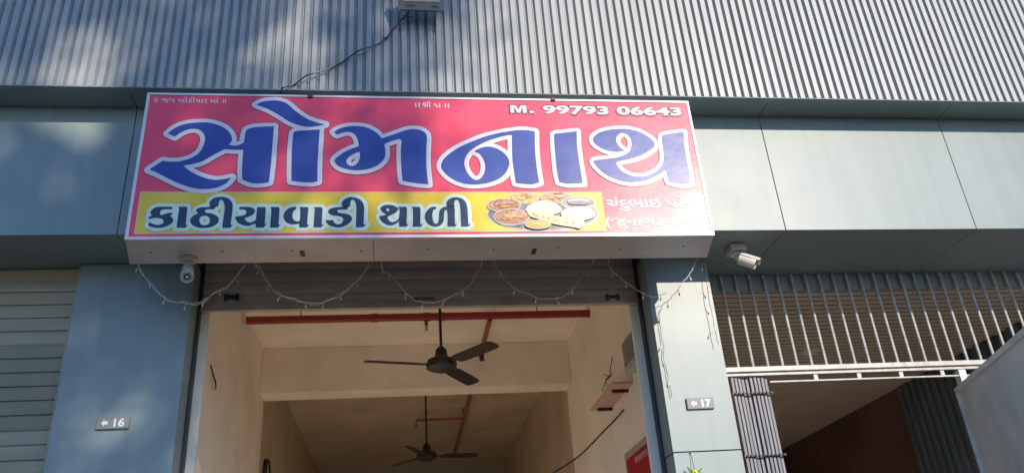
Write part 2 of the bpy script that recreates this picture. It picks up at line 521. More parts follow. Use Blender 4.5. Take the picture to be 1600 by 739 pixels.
T = thing('rolling_shutter', 'closed olive grey rolling shutter with perforated slats, left of pilaster 16', 'shutter', (-4.0, 5.5, 0))
mb = MB(); shutter_slats(mb, -5.78, -2.18, 5.52, 4.085, 3.537, 0.0945, 4.01)
mb.build('slat_curtain', M['shut'], T)
mb = MB(); shutter_slats(mb, -5.78, -2.18, 5.52, 3.536, 2.968, 0.0945, 3.536)
mb.build('perforated_band', M['perf'], T)
mb = MB(); shutter_slats(mb, -5.78, -2.18, 5.52, 2.967, 0.12, 0.0945, 2.967)
mb.build('slat_curtain', M['shut'], T)
MB().box(-5.78, -2.18, 5.50, 5.54, 0.02, 0.12).build('bottom_rail', M['rail'], T)
MB().box(-2.2, -2.176, 5.49, 5.56, 0.02, 4.085).build('guide_rail', M['shut'], T)

T = thing('rolling_shutter', 'brown rolling shutter raised open over the shop doorway under the sign', 'shutter', (0.2, 5.68, 3.8))
mb = MB(); shutter_slats(mb, -1.40, 1.81, 5.68, 4.70, 3.87, 0.098, 4.037 + 6 * 0.098)
mb.build('slat_curtain', M['shut_mid'], T)
MB().box(-1.40, 1.81, 5.655, 5.697, 3.808, 3.868).build('bottom_rail', M['rail'], T, bevel=0.004)
MB().box(-1.418, -1.402, 5.64, 5.70, 0.13, 4.70).build('guide_rail', M['darksteel'], T)
MB().box(1.812, 1.828, 5.64, 5.70, 0.13, 4.70).build('guide_rail', M['darksteel'], T)
for px_ in (362, 957):
    c = at(px_, 464, 5.66)
    mb = MB()
    mb.box(c.x - 0.05, c.x + 0.05, 5.645, 5.672, c.z - 0.012, c.z + 0.012)
    mb.box(c.x - 0.05, c.x - 0.03, 5.64, 5.668, c.z - 0.03, c.z + 0.02)
    mb.box(c.x + 0.03, c.x + 0.05, 5.64, 5.668, c.z - 0.03, c.z + 0.02)
    mb.build('lock_hasp', M['darksteel'], T, bevel=0.003)
c = at(665, 467, 5.665)
MB().box(c.x - 0.09, c.x + 0.07, 5.658, 5.668, c.z - 0.012, c.z + 0.012).build('pull_handle', M['brass'], T, bevel=0.003)

# ------------------------------------------------------------------ gate
GYP = 5.79
T = thing('metal_grille', 'fixed white metal grille of vertical bars over the right gateway', 'grille', (3.5, GYP, 3.25))
x = 2.441
while x < 6.25:
    MB().tube([(x, GYP, 3.30), (x, GYP, ZS - 0.005)], 0.0118, 8).build('bar', M['steel'], T, smooth=True)
    x += 0.1195
MB().box(2.32, 6.28, GYP - 0.02, GYP + 0.02, 3.278, 3.316).build('top_rail', M['steel'], T, bevel=0.003)
MB().box(2.32, 6.28, GYP - 0.028, GYP - 0.004, 3.243, 3.262).build('middle_rail', M['steel'], T, bevel=0.002)
MB().box(2.78, 6.28, GYP - 0.02, GYP - 0.006, 3.188, 3.200).build('lower_rail', M['steel'], T, bevel=0.002)
for px_ in (1272, 1340, 1406, 1471, 1535):
    c = at(px_, 584, GYP)
    MB().box(c.x - 0.016, c.x + 0.016, GYP - 0.018, GYP - 0.008, 3.2005, 3.2425).build('hanger', M['steel'], T)

T = thing('collapsible_gate', 'folded grey steel collapsible gate stacked beside pilaster 17', 'gate', (2.63, GYP, 0))
for k in range(10):
    x0 = 2.478 + k * 0.0305
    y0 = GYP + random.uniform(-0.012, 0.012)
    mb = MB()
    mb.box(x0, x0 + 0.019, y0, y0 + 0.004, 0.06, 3.24)
    mb.box(x0, x0 + 0.003, y0 + 0.0045, y0 + 0.03, 0.06, 3.24)
    mb.box(x0 + 0.016, x0 + 0.019, y0 + 0.0045, y0 + 0.03, 0.06, 3.24)
    mb.build('channel', M['gatesteel'], T)
for z in (3.11, 2.65, 2.2, 1.75, 1.3, 0.85, 0.4):
    mb = MB().box(2.465, 2.785, GYP - 0.024, GYP - 0.016, z - 0.006, z + 0.006)
    for k in range(10):
        mb.lathe([(0.008, 0), (0.008, 0.008), (0.004, 0.011)], (2.4875 + k * 0.0305, GYP - 0.0245, z), (0, -1, 0), 8)
    mb.build('pivot_bar', M['darksteel'], T)

# open leaf, hinged at the gate plane and swung out towards the street
p0, p1 = Vector((4.275, 5.75, 0)), Vector((3.80, 4.23, 0))
d = (p1 - p0).normalized(); L = (p1 - p0).length
nrm = Vector((d.y, -d.x, 0))
T = thing('gate_leaf', 'grey green sheet metal gate leaf swung open towards the street at right', 'gate', (p0.x, p0.y, 0))
mtx = Matrix(((d.x, nrm.x, 0, p0.x), (d.y, nrm.y, 0, p0.y), (0, 0, 1, 0), (0, 0, 0, 1)))
MB().box(0.03, L - 0.03, -0.004, 0.004, 0.11, 3.05, mtx=mtx).build('sheet_panel', M['leaf'], T)
mb = MB()
mb.box(0, L, -0.022, 0.022, 3.046, 3.086, mtx=mtx)
mb.box(0, 0.032, -0.022, 0.022, 0.08, 3.045, mtx=mtx)
mb.box(L - 0.032, L, -0.022, 0.022, 0.08, 3.045, mtx=mtx)
mb.box(0.033, L - 0.033, -0.022, 0.022, 0.08, 0.112, mtx=mtx)
mb.build('frame', M['leafframe'], T, bevel=0.003)
T = tag(MB().box(4.35, 4.41, 5.765, 5.83, 0, 3.24).build('gate_post', M['leafframe'], bevel=0.004), 'grey square post carrying the open gate leaf', 'post')

# ------------------------------------------------------------------ sign
SX0, SX1, SZ0, SZ1, SY, SB = -1.597, 2.024, 3.826, 4.880, 4.55, 4.89
SIGN = thing('shop_sign', 'large pink and yellow shop signboard with big blue Gujarati lettering', 'sign', (0.2, SY, SZ0))
# box behind the face: slightly wider at the back
mb = MB()
ex = 0.068
a = [(SX0, SY + 0.008, SZ0), (SX1, SY + 0.008, SZ0), (SX1, SY + 0.008, SZ1), (SX0, SY + 0.008, SZ1)]
b = [(SX0 - ex, SB, SZ0), (SX1 + ex, SB, SZ0), (SX1 + ex, SB, SZ1), (SX0 - ex, SB, SZ1)]
mb.add(a + b, [(0, 1, 2, 3), (4, 7, 6, 5), (0, 4, 5, 1), (1, 5, 6, 2), (2, 6, 7, 3), (3, 7, 4, 0)])
HOUS = mb.build('sign_box', M['alu_side'], SIGN)
for xx in (SX0 - 0.045, SX1 + 0.045):
    MB().box(xx - 0.016, xx + 0.016, SB + 0.001, YF - 0.001, 3.96, 4.84).build('wall_bracket', M['darksteel'], SIGN)
for xx in (-0.9, 0.6):
    MB().box(xx - 0.02, xx + 0.02, SB + 0.001, YF - 0.001, 4.2, 4.75).build('wall_bracket', M['darksteel'], SIGN)
for xx in (-0.60, 0.87):
    MB().box(xx - 0.014, xx + 0.014, 4.72, 4.80, SZ0 - 0.004, SZ0 - 0.001).build('drain_slot', M['black'], HOUS)
for k in range(9):
    xx = SX0 + 0.1 + k * 0.42
    MB().lathe([(0.006, 0), (0.006, 0.003), (0.003, 0.005)], (xx, 4.72 + 0.02 * math.sin(k * 3), SZ0 - 0.0005), (0, 0, -1), 8).build('screw', M['black'], HOUS)
MB().box(-0.16, -0.157, SY + 0.012, SB - 0.01, SZ0 - 0.0022, SZ0 - 0.0006).build('seam', M['darksteel'], HOUS)
FACE = MB().box(SX0 + 0.005, SX1 - 0.005, SY, SY + 0.006, SZ0 + 0.004, SZ1 - 0.004).build('face_panel', M['pink'], SIGN)
mb = MB()
tw = 0.018
mb.box(SX0 - 0.003, SX1 + 0.003, SY - 0.006, SY + 0.012, SZ1 - 0.014, SZ1 + 0.002)
mb.box(SX0 - 0.003, SX1 + 0.003, SY - 0.006, SY + 0.012, SZ0 - 0.002, SZ0 + tw)
mb.box(SX0 - 0.003, SX0 + 0.016, SY - 0.0055, SY + 0.0115, SZ0 + tw + 0.0005, SZ1 - 0.0145)
mb.box(SX1 - 0.014, SX1 + 0.003, SY - 0.0055, SY + 0.0115, SZ0 + tw + 0.0005, SZ1 - 0.0145)
mb.build('trim', M['alu'], SIGN, bevel=0.002)
for px_, py_ in ((485, 150), (864, 155)):
    c = at(px_, py_, SY - 0.01)
    MB().box(c.x - 0.016, c.x + 0.016, SY - 0.014, SY + 0.02, c.z - 0.012, SZ1 + 0.008).build('clip', M['darksteel'], SIGN, bevel=0.002)

def P(reg, pts):
    """zoom-region coordinates -> (X, Z) on the sign face"""
    ox, oy, k = reg
    out = []
    for p in pts:
        v = at(ox + p[0] / k, oy + p[1] / k, SY)
        out.append((v.x, v.z) + tuple(p[2:]))
    return out
RA, RB, RC, RD, RE = (220, 140, 4.344), (380, 140, 4.347), (500, 180, 5.684), (670, 180, 5.684), (840, 180, 5.685)
RF, RG, RH = (220, 300, 8.889), (390, 300, 8.0), (570, 300, 8.889)
BIG = []
BIG.append([P(RA, [(185, 302, 1), (240, 262), (310, 237), (400, 228), (480, 232), (560, 260), (605, 300), (620, 345), (600, 380, 1), (650, 385), (700, 366, 1), (706, 330), (716, 285), (740, 268), (800, 258), (905, 254, 1), (893, 400), (884, 520), (870, 632, 1), (820, 640), (750, 638), (690, 614, 1), (688, 560), (692, 480), (697, 412, 1), (640, 413), (570, 409, 1), (500, 445), (420, 490), (360, 508), (290, 520, 1), (340, 560), (420, 598), (500, 616), (560, 612), (618, 600, 1), (580, 640), (520, 668), (440, 679), (360, 672), (270, 645), (180, 603), (110, 568), (58, 547, 1), (100, 520), (150, 487, 1), (200, 493), (270, 490), (340, 470), (400, 430), (432, 370), (435, 320), (410, 285), (370, 271), (320, 276), (270, 298), (233, 325, 1)])])
BIG.append([P(RB, [(90, 108, 1), (130, 88), (190, 80), (250, 82), (300, 102), (350, 145), (420, 195), (490, 225), (555, 241, 1), (510, 252), (450, 258), (390, 250), (320, 225), (250, 182), (180, 142), (130, 122)])])
BIG.append([P(RB, [(342, 300, 1), (362, 287), (430, 281), (521, 275, 1), (512, 400), (505, 540), (505, 628, 1), (460, 634), (400, 632), (329, 624, 1), (328, 560), (330, 430), (337, 340)])])
BIG.append([P(RC, [(125, 155, 1), (170, 128), (230, 110), (310, 102), (390, 110), (450, 130), (500, 160), (530, 190), (549, 213, 1), (600, 195), (680, 168), (760, 140), (830, 130), (890, 138), (930, 160), (949, 195), (945, 300), (943, 420), (950, 520), (961, 618, 1), (880, 612), (800, 600), (733, 587, 1), (724, 500), (718, 380), (720, 290), (724, 238), (706, 219), (650, 232), (600, 250), (570, 265, 1), (580, 310), (580, 360), (565, 400), (520, 445), (450, 478), (370, 492), (290, 493), (210, 478), (155, 450), (130, 415), (140, 390), (190, 350), (260, 312), (345, 281, 1), (340, 240), (325, 200), (300, 170), (265, 155), (220, 157), (150, 179, 1)]),
            P(RC, [(350, 328, 1), (310, 345), (260, 375), (235, 410), (245, 440), (285, 457), (330, 435), (352, 390), (357, 355)])])
BIG.append([P(RD, [(941, 150, 1), (880, 140), (800, 138), (720, 148), (620, 165), (500, 195), (380, 240), (270, 290), (180, 350), (125, 405), (108, 460), (130, 505), (190, 560), (270, 600), (350, 618), (440, 619), (530, 605), (620, 570), (680, 520), (710, 460), (715, 420), (700, 380), (660, 335), (600, 300), (540, 285), (480, 290), (430, 310), (403, 328, 1), (450, 350), (485, 400), (500, 460), (490, 520), (460, 565), (425, 580), (385, 565), (345, 520), (322, 470), (315, 420), (330, 370), (365, 325), (430, 280), (520, 235), (620, 202), (700, 184), (738, 182, 1), (737, 260), (742, 400), (755, 500), (771, 606, 1), (840, 615), (920, 618), (980, 600, 1), (965, 520), (950, 400), (941, 280)])])
BIG.append([P(RE, [(145, 178, 1), (165, 168), (230, 162), (346, 148, 1), (348, 260), (365, 400), (382, 500), (400, 606, 1), (330, 612), (260, 612), (190, 599, 1), (170, 500), (155, 350), (147, 250)])])
BIG.append([P(RE, [(1037, 260), (1030, 290), (990, 320), (920, 360), (840, 388), (750, 408), (706, 418), (700, 440), (720, 475), (780, 520), (850, 545), (940, 549), (1010, 527), (1070, 487), (1105, 442), (1118, 390), (1112, 300), (1104, 240), (1103, 195), (1125, 180), (1200, 166), (1295, 154, 1), (1300, 250), (1320, 380), (1345, 500), (1363, 612, 1), (1300, 617), (1230, 613), (1163, 595, 1), (1150, 550), (1135, 490, 1), (1080, 530), (1000, 570), (900, 595), (800, 598), (700, 576), (610, 535), (540, 480), (502, 432), (496, 412), (530, 402), (600, 394), (690, 384), (765, 360), (815, 325), (833, 270), (825, 215), (790, 175), (745, 163), (705, 190), (697, 235), (725, 285), (775, 322, 1), (700, 331), (620, 319), (550, 290), (505, 255), (490, 220), (505, 190), (560, 155), (640, 135), (720, 128), (800, 130), (890, 150), (970, 190), (1022, 230)])])
def Fx(g): return [((170 + p[0] / 8) * 8.889, p[1] * 1.111) + tuple(p[2:]) for p in g]
SM = []
SM.append([P(RF, [(440, 212, 1), (330, 212), (250, 212), (190, 230), (150, 265), (137, 295), (150, 320), (175, 334, 1), (108, 356, 1), (118, 385, 1), (160, 372), (230, 368), (290, 380), (320, 408), (305, 445), (260, 463), (200, 458), (150, 440), (122, 425, 1), (105, 470, 1), (150, 492), (220, 505), (300, 500), (380, 475), (440, 435), (455, 400), (440, 365), (410, 345), (375, 338, 1), (442, 318, 1), (440, 292, 1), (380, 300), (320, 318), (288, 325), (270, 308), (275, 280), (295, 255), (340, 248), (438, 248, 1)])])
SM.append([P(RF, [(525, 212, 1), (640, 212, 1), (650, 240), (645, 300), (635, 400), (628, 465, 1), (655, 465, 1), (625, 505, 1), (500, 505, 1), (512, 400), (527, 300), (537, 240)])])
SM.append([P(RF, [(1030, 215, 1), (930, 215), (840, 220), (785, 242), (770, 268), (790, 290), (820, 301, 1), (740, 332), (695, 375), (690, 420), (720, 465), (800, 500), (890, 506), (980, 495), (1060, 450), (1087, 400), (1075, 355), (1030, 320), (970, 302), (910, 296, 1), (893, 275), (905, 255), (940, 248), (1025, 248, 1)]),
           P(RF, [(885, 338), (940, 352), (962, 400), (945, 447), (890, 468), (838, 453), (817, 400), (835, 355)])])
SM.append([P(RF, [(1072, 210, 1), (1000, 205), (960, 190), (957, 160), (985, 115), (1040, 85), (1110, 75), (1190, 85), (1245, 120), (1275, 170), (1280, 230), (1265, 350), (1250, 465, 1), (1280, 465, 1), (1245, 506, 1), (1132, 506, 1), (1145, 400), (1160, 300), (1167, 220), (1158, 160), (1135, 122), (1110, 117), (1090, 145), (1085, 180)])])
SM.append([P(RF, [(1370, 215, 1), (1480, 212), (1550, 225), (1586, 260), (1578, 300), (1540, 335), (1490, 355), (1448, 366, 1), (1455, 395), (1495, 425), (1545, 425), (1600, 395, 1), (1608, 320), (1616, 240)] + Fx([(95, 195, 1), (200, 195, 1), (203, 240), (196, 330), (190, 415, 1), (208, 415, 1), (175, 452, 1), (76, 452, 1), (80, 400, 1)]) + [(1560, 455), (1500, 477), (1430, 470), (1360, 440), (1322, 390), (1317, 355), (1345, 342), (1400, 338), (1450, 320), (1468, 285), (1450, 258), (1420, 250), (1370, 250, 1)])])
SM.append([P(RG, [(262, 195, 1), (365, 195, 1), (376, 225), (372, 300), (362, 415, 1), (390, 415, 1), (355, 452, 1), (255, 452, 1), (265, 350), (272, 260), (270, 215)])])
SM.append([P(RG, [(582, 218, 1), (585, 197), (560, 192), (500, 205), (450, 245), (425, 300), (435, 350), (475, 395), (540, 410), (600, 405), (624, 393, 1), (619, 450, 1), (715, 450, 1), (750, 415, 1), (722, 415, 1), (728, 300), (736, 225), (733, 195, 1), (628, 195, 1), (634, 240), (632, 300), (628, 368, 1), (590, 373), (550, 350), (535, 300), (545, 255), (568, 228)])])
SM.append([P(RG, [(802, 195, 1), (895, 195, 1), (912, 220), (908, 300), (902, 415, 1), (930, 415, 1), (895, 448, 1), (800, 448, 1), (805, 350), (812, 260), (814, 220)])])
SM.append([P(RG, [(1225, 195, 1), (1120, 195), (1030, 207), (985, 237), (985, 268), (1030, 297), (1100, 305), (1155, 322), (1170, 355), (1150, 395), (1105, 411), (1060, 390), (1045, 358, 1), (950, 358, 1), (960, 385), (1000, 425), (1080, 447), (1160, 441), (1240, 402), (1280, 352), (1270, 310), (1220, 280), (1140, 270), (1102, 258), (1098, 240), (1120, 228), (1222, 225, 1)])])
SM.append([P(RG, [(1257, 188, 1), (1200, 185), (1160, 175), (1150, 150), (1180, 103), (1240, 73), (1300, 72), (1370, 95), (1418, 145), (1432, 200), (1430, 300), (1425, 412, 1), (1457, 412, 1), (1420, 447, 1), (1328, 447, 1), (1332, 300), (1335, 200), (1323, 140), (1298, 106), (1276, 107), (1260, 140)])])
SM.append([P(RH, [(203, 338, 1), (270, 330), (315, 314, 1), (260, 297), (226, 265), (218, 235), (240, 205), (290, 188), (350, 186), (410, 200), (453, 230), (458, 258), (430, 292), (380, 320), (320, 346, 1), (320, 378), (350, 412), (390, 424), (440, 405), (472, 372, 1), (481, 300), (482, 245), (465, 212, 1), (573, 212, 1), (586, 245), (585, 350), (580, 455, 1), (608, 455, 1), (575, 490, 1), (475, 490, 1), (477, 402, 1), (430, 448), (370, 470), (300, 460), (240, 422), (208, 375)]),
           P(RH, [(320, 228), (337, 247), (334, 268), (318, 278), (303, 262), (305, 240)])])
SM.append([P(RH, [(650, 212, 1), (755, 212, 1), (772, 245), (772, 350), (770, 455, 1), (808, 455, 1), (775, 490, 1), (665, 490, 1), (668, 400), (668, 300), (664, 240)])])
SM.append([P(RH, [(992, 215, 1), (985, 245, 1), (955, 255), (939, 300), (942, 380), (960, 433), (990, 448), (1015, 430), (1028, 380), (1030, 310), (1045, 255), (1080, 222), (1130, 210), (1235, 212, 1), (1248, 250), (1249, 330), (1250, 455, 1), (1280, 455, 1), (1250, 488, 1), (1146, 488, 1), (1148, 380), (1145, 290), (1130, 256), (1112, 262), (1101, 310), (1095, 400), (1060, 460), (1000, 488), (930, 480), (870, 445), (837, 390), (833, 330), (860, 270), (910, 226), (950, 213)])])
SM.append([P(RH, [(1240, 204, 1), (1180, 203), (1138, 190), (1130, 165), (1155, 118), (1205, 88), (1265, 80), (1340, 95), (1395, 140), (1420, 200), (1430, 330), (1435, 455, 1), (1468, 455, 1), (1430, 488, 1), (1335, 488, 1), (1332, 380), (1325, 240), (1310, 150), (1285, 120), (1262, 118), (1243, 150)])])

# yellow band
ya, yb = at(222, 302.2, SY), at(210, 364.5, SY)
yr = at(940, 303, SY).x
YZ1, YZ0 = (ya.z + at(600, 301, SY).z) / 2, (yb.z + at(600, 362, SY).z) / 2
YX0 = (ya.x + yb.x) / 2
MB().box(YX0, yr, SY - 0.002, SY - 0.0005, YZ0, YZ1).build('yellow_band', M['yellow'], FACE)
mb = MB()
mb.box(YX0 - 0.006, yr, SY - 0.0026, SY - 0.0006, YZ1 + 0.0003, YZ1 + 0.006)
mb.box(YX0 - 0.006, yr, SY - 0.0026, SY - 0.0006, YZ0 - 0.006, YZ0 - 0.0003)
mb.box(YX0 - 0.006, YX0 - 0.0003, SY - 0.0026, SY - 0.0006, YZ0, YZ1)
mb.build('band_border', M['pcream'], FACE)

def lettering(name, glyphs, m, Y, sub=5):
    mb = MB()
    for i, g_ in enumerate(glyphs):
        vs, fs = fill_mesh([smooth_contour(c, sub) for c in g_])
        mb.add([(v.x, Y - 0.0001 * (i % 4), v.y) for v in vs], fs)
    return mb.build(name, m, FACE)
def outline(name, glyphs, m, Y, r, thick=0.0012, sub=4):
    mb = MB()
    for g_ in glyphs:
        for c in g_:
            stroke_into(mb, smooth_contour(c, sub), r, Y, thick)
    return mb.build(name, m, FACE, smooth=True)
outline('letter_shadow', BIG, M['pshadow'], SY - 0.0016, 0.0335, 0.0010)
outline('letter_outline', BIG, M['pwhite'], SY - 0.0040, 0.0295, 0.0014)
lettering('main_lettering', BIG, M['blue'], SY - 0.0064)
outline('letter_glow', SM, M['pcyan'], SY - 0.0042, 0.0225, 0.0014)
lettering('second_line_lettering', SM, M['navy'], SY - 0.0064)

def text_on(mb, body, corner_px, width_px_right, height_m, Y, offset=0.0, xs=1.0, mi=0, bottom=None):
    """set text so that its box runs from corner_px to width_px_right (photo pixels on the sign face)"""
    vs, fs = text_mesh(body, offset)
    xs_ = [v.x for v in vs]; ys_ = [v.y for v in vs]
    a = at(*corner_px, SY); b_ = at(*width_px_right, SY)
    sx = (b_.x - a.x) / (max(xs_) - min(xs_))
    y0, y1 = 0.0, 0.69
    sz = height_m / 0.69
    mb.add([(a.x + (v.x - min(xs_)) * sx, Y, a.z + v.y * sz) for v in vs], fs, mi)

mb = MB()
text_on(mb, '॥ જય ખોડીયાર માં ॥', (241, 160.5), (353, 162), 0.034, SY - 0.003, 0.012)
mb.build('small_blessing_text', M['pwhite'], FACE)
mb = MB()                                    # second blessing: drawn with the pen because of its joined letter
def pen(mb, pts, r, mi=0):
    stroke_into(mb, [(p[0], p[1]) for p in P((630, 145, 16), pts)], r, SY - 0.0028, 0.0012, mi, closed=False)
for x0 in (312, 395): pen(mb, [(x0, 268), (x0 + 3, 365)], 0.0048)
for x0 in (1048, 1125): pen(mb, [(x0, 290), (x0 + 3, 378)], 0.0048)
pen(mb, [(490, 300), (505, 275), (535, 265), (555, 280), (545, 300), (520, 312), (490, 325)], 0.004)
pen(mb, [(520, 312), (550, 330), (565, 345), (520, 362)], 0.004)
pen(mb, [(600, 290), (603, 365)], 0.0042)
pen(mb, [(565, 340), (600, 325)], 0.0035)
pen(mb, [(598, 285), (600, 255), (625, 238), (655, 250), (662, 290), (660, 368)], 0.0042)
pen(mb, [(765, 295), (785, 285), (800, 300), (795, 318), (775, 315)], 0.0042)
pen(mb, [(800, 315), (815, 345), (845, 378)], 0.0042)
pen(mb, [(845, 378), (848, 345)], 0.0042)
pen(mb, [(905, 285), (908, 375)], 0.005)
mb.build('small_invocation_text', M['pwhite'], FACE, smooth=True)
M_SHAPE = [(0, 0), (0, 1), (0.36, 1), (0.52, 0.42), (0.68, 1), (1.04, 1), (1.04, 0), (0.80, 0), (0.80, 0.72), (0.60, 0), (0.44, 0), (0.24, 0.72), (0.24, 0)]
def phone(name, m, Y, grow, off):
    mb = MB()
    a = at(797.5, 177, SY); b = at(823, 177.3, SY)
    k = (b.x - a.x) / 1.04; h = 0.062
    m_pts = [(a.x + p[0] * k, a.z + p[1] * h) for p in M_SHAPE]
    dot = [(b.x + 0.018, a.z), (b.x + 0.018, a.z + 0.017), (b.x + 0.050, a.z + 0.017), (b.x + 0.050, a.z)]
    for q in (m_pts, dot):
        vs, fs = fill_mesh([q])
        mb.add([(v.x, Y, v.y) for v in vs], fs)
        if grow: stroke_into(mb, q, grow, Y, 0.0006)
    g_ = grow * 160
    text_on(mb, '99793 06643', (848 - g_, 177.8 + 0.75 * g_), (1065 + g_, 180 + 0.75 * g_), h + 1.2 * grow, Y, off)
    mb.build(name, m, FACE)
phone('phone_number_shadow', M['pshadow'], SY - 0.0024, 0.011, 0.085)
phone('phone_number', M['pwhite'], SY - 0.0046, 0, 0.035)
mb = MB()
text_on(mb, 'ચંદુભાઇ પટેલ', (948, 324.5), (1092, 327), 0.064, SY - 0.003, 0.02)
mb.build('owner_name_text', M['pwhite'], FACE)
mb = MB()
text_on(mb, '(જુનાગઢવાળા)', (946, 353), (1103, 354.5), 0.060, SY - 0.003, 0.02)
mb.build('owner_place_text', M['pcream'], FACE)

# printed picture of the thali
th = [mat('thali_' + n_, tuple(0.78 * q for q in c_), 0.30, 0, v_, s_, 0.30, 2.6, 0.26, 0.0, var2=c2_ and tuple(0.8 * q for q in c2_)) for n_, c_, v_, s_, c2_ in (
    ('steel', (0.20, 0.21, 0.22), 0.4, 14, (0.34, 0.33, 0.32)),
    ('rim', (0.62, 0.60, 0.56), 0.15, 10, None),
    ('dal', (0.72, 0.42, 0.10), 0.3, 40, (0.80, 0.55, 0.20)),
    ('curry', (0.36, 0.16, 0.10), 0.4, 38, (0.50, 0.26, 0.16)),
    ('red_curry', (0.55, 0.16, 0.10), 0.4, 40, (0.75, 0.42, 0.28)),
    ('rice', (0.78, 0.72, 0.56), 0.06, 60, (0.82, 0.77, 0.64)),
    ('curd', (0.78, 0.77, 0.70), 0.03, 20, None),
    ('roti', (0.78, 0.62, 0.34), 0.08, 22, (0.82, 0.70, 0.46)),
    ('papad', (0.74, 0.40, 0.08), 0.12, 30, (0.80, 0.50, 0.14)))]
mb = MB()
ZK = (740, 290, 7.273)
lay = [SY - 0.0030]
def blob(pts, mi, jag=0.0):
    c = smooth_contour(P(ZK, pts), 6)
    if jag:
        cx_ = sum(p[0] for p in c) / len(c); cz_ = sum(p[1] for p in c) / len(c)
        c = [(cx_ + (p[0] - cx_) * (1 + random.uniform(-jag, jag)), cz_ + (p[1] - cz_) * (1 + random.uniform(-jag, jag))) for p in c]
    vs, fs = fill_mesh([c])
    mb.add([(v.x, lay[0], v.y) for v in vs], fs, mi)
    lay[0] -= 0.0003
def ell(cx_, cy_, rx, ry, mi, jag=0.0, rot=0.0, n=14):
    blob([(cx_ + rx * math.cos(t) * math.cos(rot) - ry * math.sin(t) * math.sin(rot), cy_ + rx * math.cos(t) * math.sin(rot) + ry * math.sin(t) * math.cos(rot)) for t in [2 * math.pi * k / n for k in range(n)]], mi, jag)
ell(785, 335, 640, 192, 1)
ell(785, 325, 622, 182, 0)
for (cx_, cy_, rx, ry, mi, jag) in ((575, 140, 170, 62, 2, .05), (930, 135, 170, 60, 4, .10), (1190, 195, 185, 62, 0, 0), (345, 225, 185, 72, 3, .04), (430, 360, 195, 88, 3, .03)):
    ell(cx_, cy_ + 8, rx + 14, ry + 14, 0 if mi != 0 else 1)
    ell(cx_, cy_, rx + 8, ry + 6, 1)
    ell(cx_, cy_, rx - 4, ry - 4, mi, jag)
ell(500, 330, 105, 40, 4, .15)
ell(600, 125, 60, 18, 4, .25); ell(540, 150, 50, 14, 7, .25)
ell(900, 110, 50, 14, 7, .3); ell(980, 130, 50, 14, 7, .3); ell(880, 150, 40, 12, 2, .3); ell(960, 90, 50, 12, 4, .3)
ell(300, 215, 60, 16, 4, .3); ell(400, 200, 70, 15, 4, .3); ell(350, 245, 50, 10, 2, .3)
ell(410, 355, 70, 20, 2, .3); ell(380, 385, 60, 12, 4, .3)
ell(1185, 185, 120, 26, 1, .05); ell(1190, 205, 120, 24, 0)
blob([(580, 290, 1), (620, 240), (700, 195), (800, 180), (900, 200), (970, 245), (1000, 290), (940, 330), (850, 345), (700, 330)], 5)
ell(1185, 330, 198, 80, 1); ell(1185, 322, 188, 68, 6)
blob([(600, 300, 1), (700, 305), (900, 345), (1100, 385), (1240, 405), (1250, 450), (1200, 490), (1100, 480), (900, 445), (760, 400), (640, 360)], 7)
for q in ((710, 360), (790, 365), (910, 410), (945, 405), (1050, 430), (850, 385), (1130, 440), (680, 335)): ell(q[0], q[1], 13, 7, 3)
blob([(1130, 470, 1), (1200, 405), (1245, 420), (1240, 470), (1190, 500)], 5)
ell(728, 455, 150, 52, 1); ell(725, 450, 142, 46, 8, .01); ell(720, 442, 50, 10, 7, .2)
mb.build('thali_picture', th, SIGN)

# ------------------------------------------------------------------ number plates
def number_plate(px_, py_, digits, label):
    c = at(px_, py_, 5.44)
    T = thing('number_plate', label, 'number plate', (c.x, YP, c.z))
    w_, h_ = 0.098, 0.039
    mb = MB()
    mb.box(c.x - w_, c.x + w_, YP - 0.020, YP - 0.001, c.z - h_, c.z + h_)
    o = mb.build('plate', M['plate'], T, bevel=0.004)
    mb = MB()
    vs, fs = text_mesh(digits, 0.03)
    x0 = min(v.x for v in vs); x1 = max(v.x for v in vs)
    k = 0.065 / (x1 - x0)
    mb.add([(c.x + 0.008 + (v.x - x0) * k, YP - 0.0210, c.z - 0.024 + v.y * 0.048 / 0.69) for v in vs], fs)
    mb.build('digits', M['platewhite'], T)
    vs, fs = fill_mesh([[(-0.07, 0), (-0.048, 0.022), (-0.048, 0.010), (-0.028, 0.010), (-0.028, -0.010), (-0.048, -0.010), (-0.048, -0.022)]])
    MB().add([(c.x + v.x, YP - 0.0210, c.z + v.y) for v in vs], fs).build('arrow', M['platewhite'], T)
number_plate(176.5, 660.5, '16', 'small grey plate with arrow and number 16 on the shaded pilaster')
number_plate(1094, 630, '17', 'small grey plate with arrow and number 17 on the sunlit pilaster')

# ------------------------------------------------------------------ cameras (CCTV)
c = atz(295, 404, SZ0)
T = thing('security_camera', 'white bullet security camera hanging under the left end of the sign', 'security camera', (c.x, c.y, SZ0))
MB().lathe([(0.055, 0.0), (0.055, 0.012), (0.045, 0.022)], (c.x, c.y, SZ0 - 0.002), (0, 0, -1), 20).build('mount', M['whitedirty_shaded'], T, smooth=True)
MB().tube([(c.x, c.y, SZ0 - 0.02), (c.x + 0.002, c.y - 0.01, SZ0 - 0.05), (c.x + 0.004, c.y - 0.03, SZ0 - 0.065)], 0.016, 10).build('arm', M['whitedirty_shaded'], T, smooth=True)
bc = Vector((c.x + 0.008, c.y - 0.02, SZ0 - 0.10))
ax = Vector((0.16, -0.62, -0.75)).normalized()
MB().lathe([(0.028, -0.05), (0.036, -0.04), (0.040, 0.040), (0.041, 0.072), (0.036, 0.075), (0.034, 0.067)], bc, ax, 24).build('body', M['whitedirty_shaded'], T, smooth=True)
mb = MB()
mb.lathe([(0.019, 0.067), (0.019, 0.0715), (0.011, 0.0715)], bc, ax, 20)
LENS = mb.build('lens', M['black'], T, smooth=True)
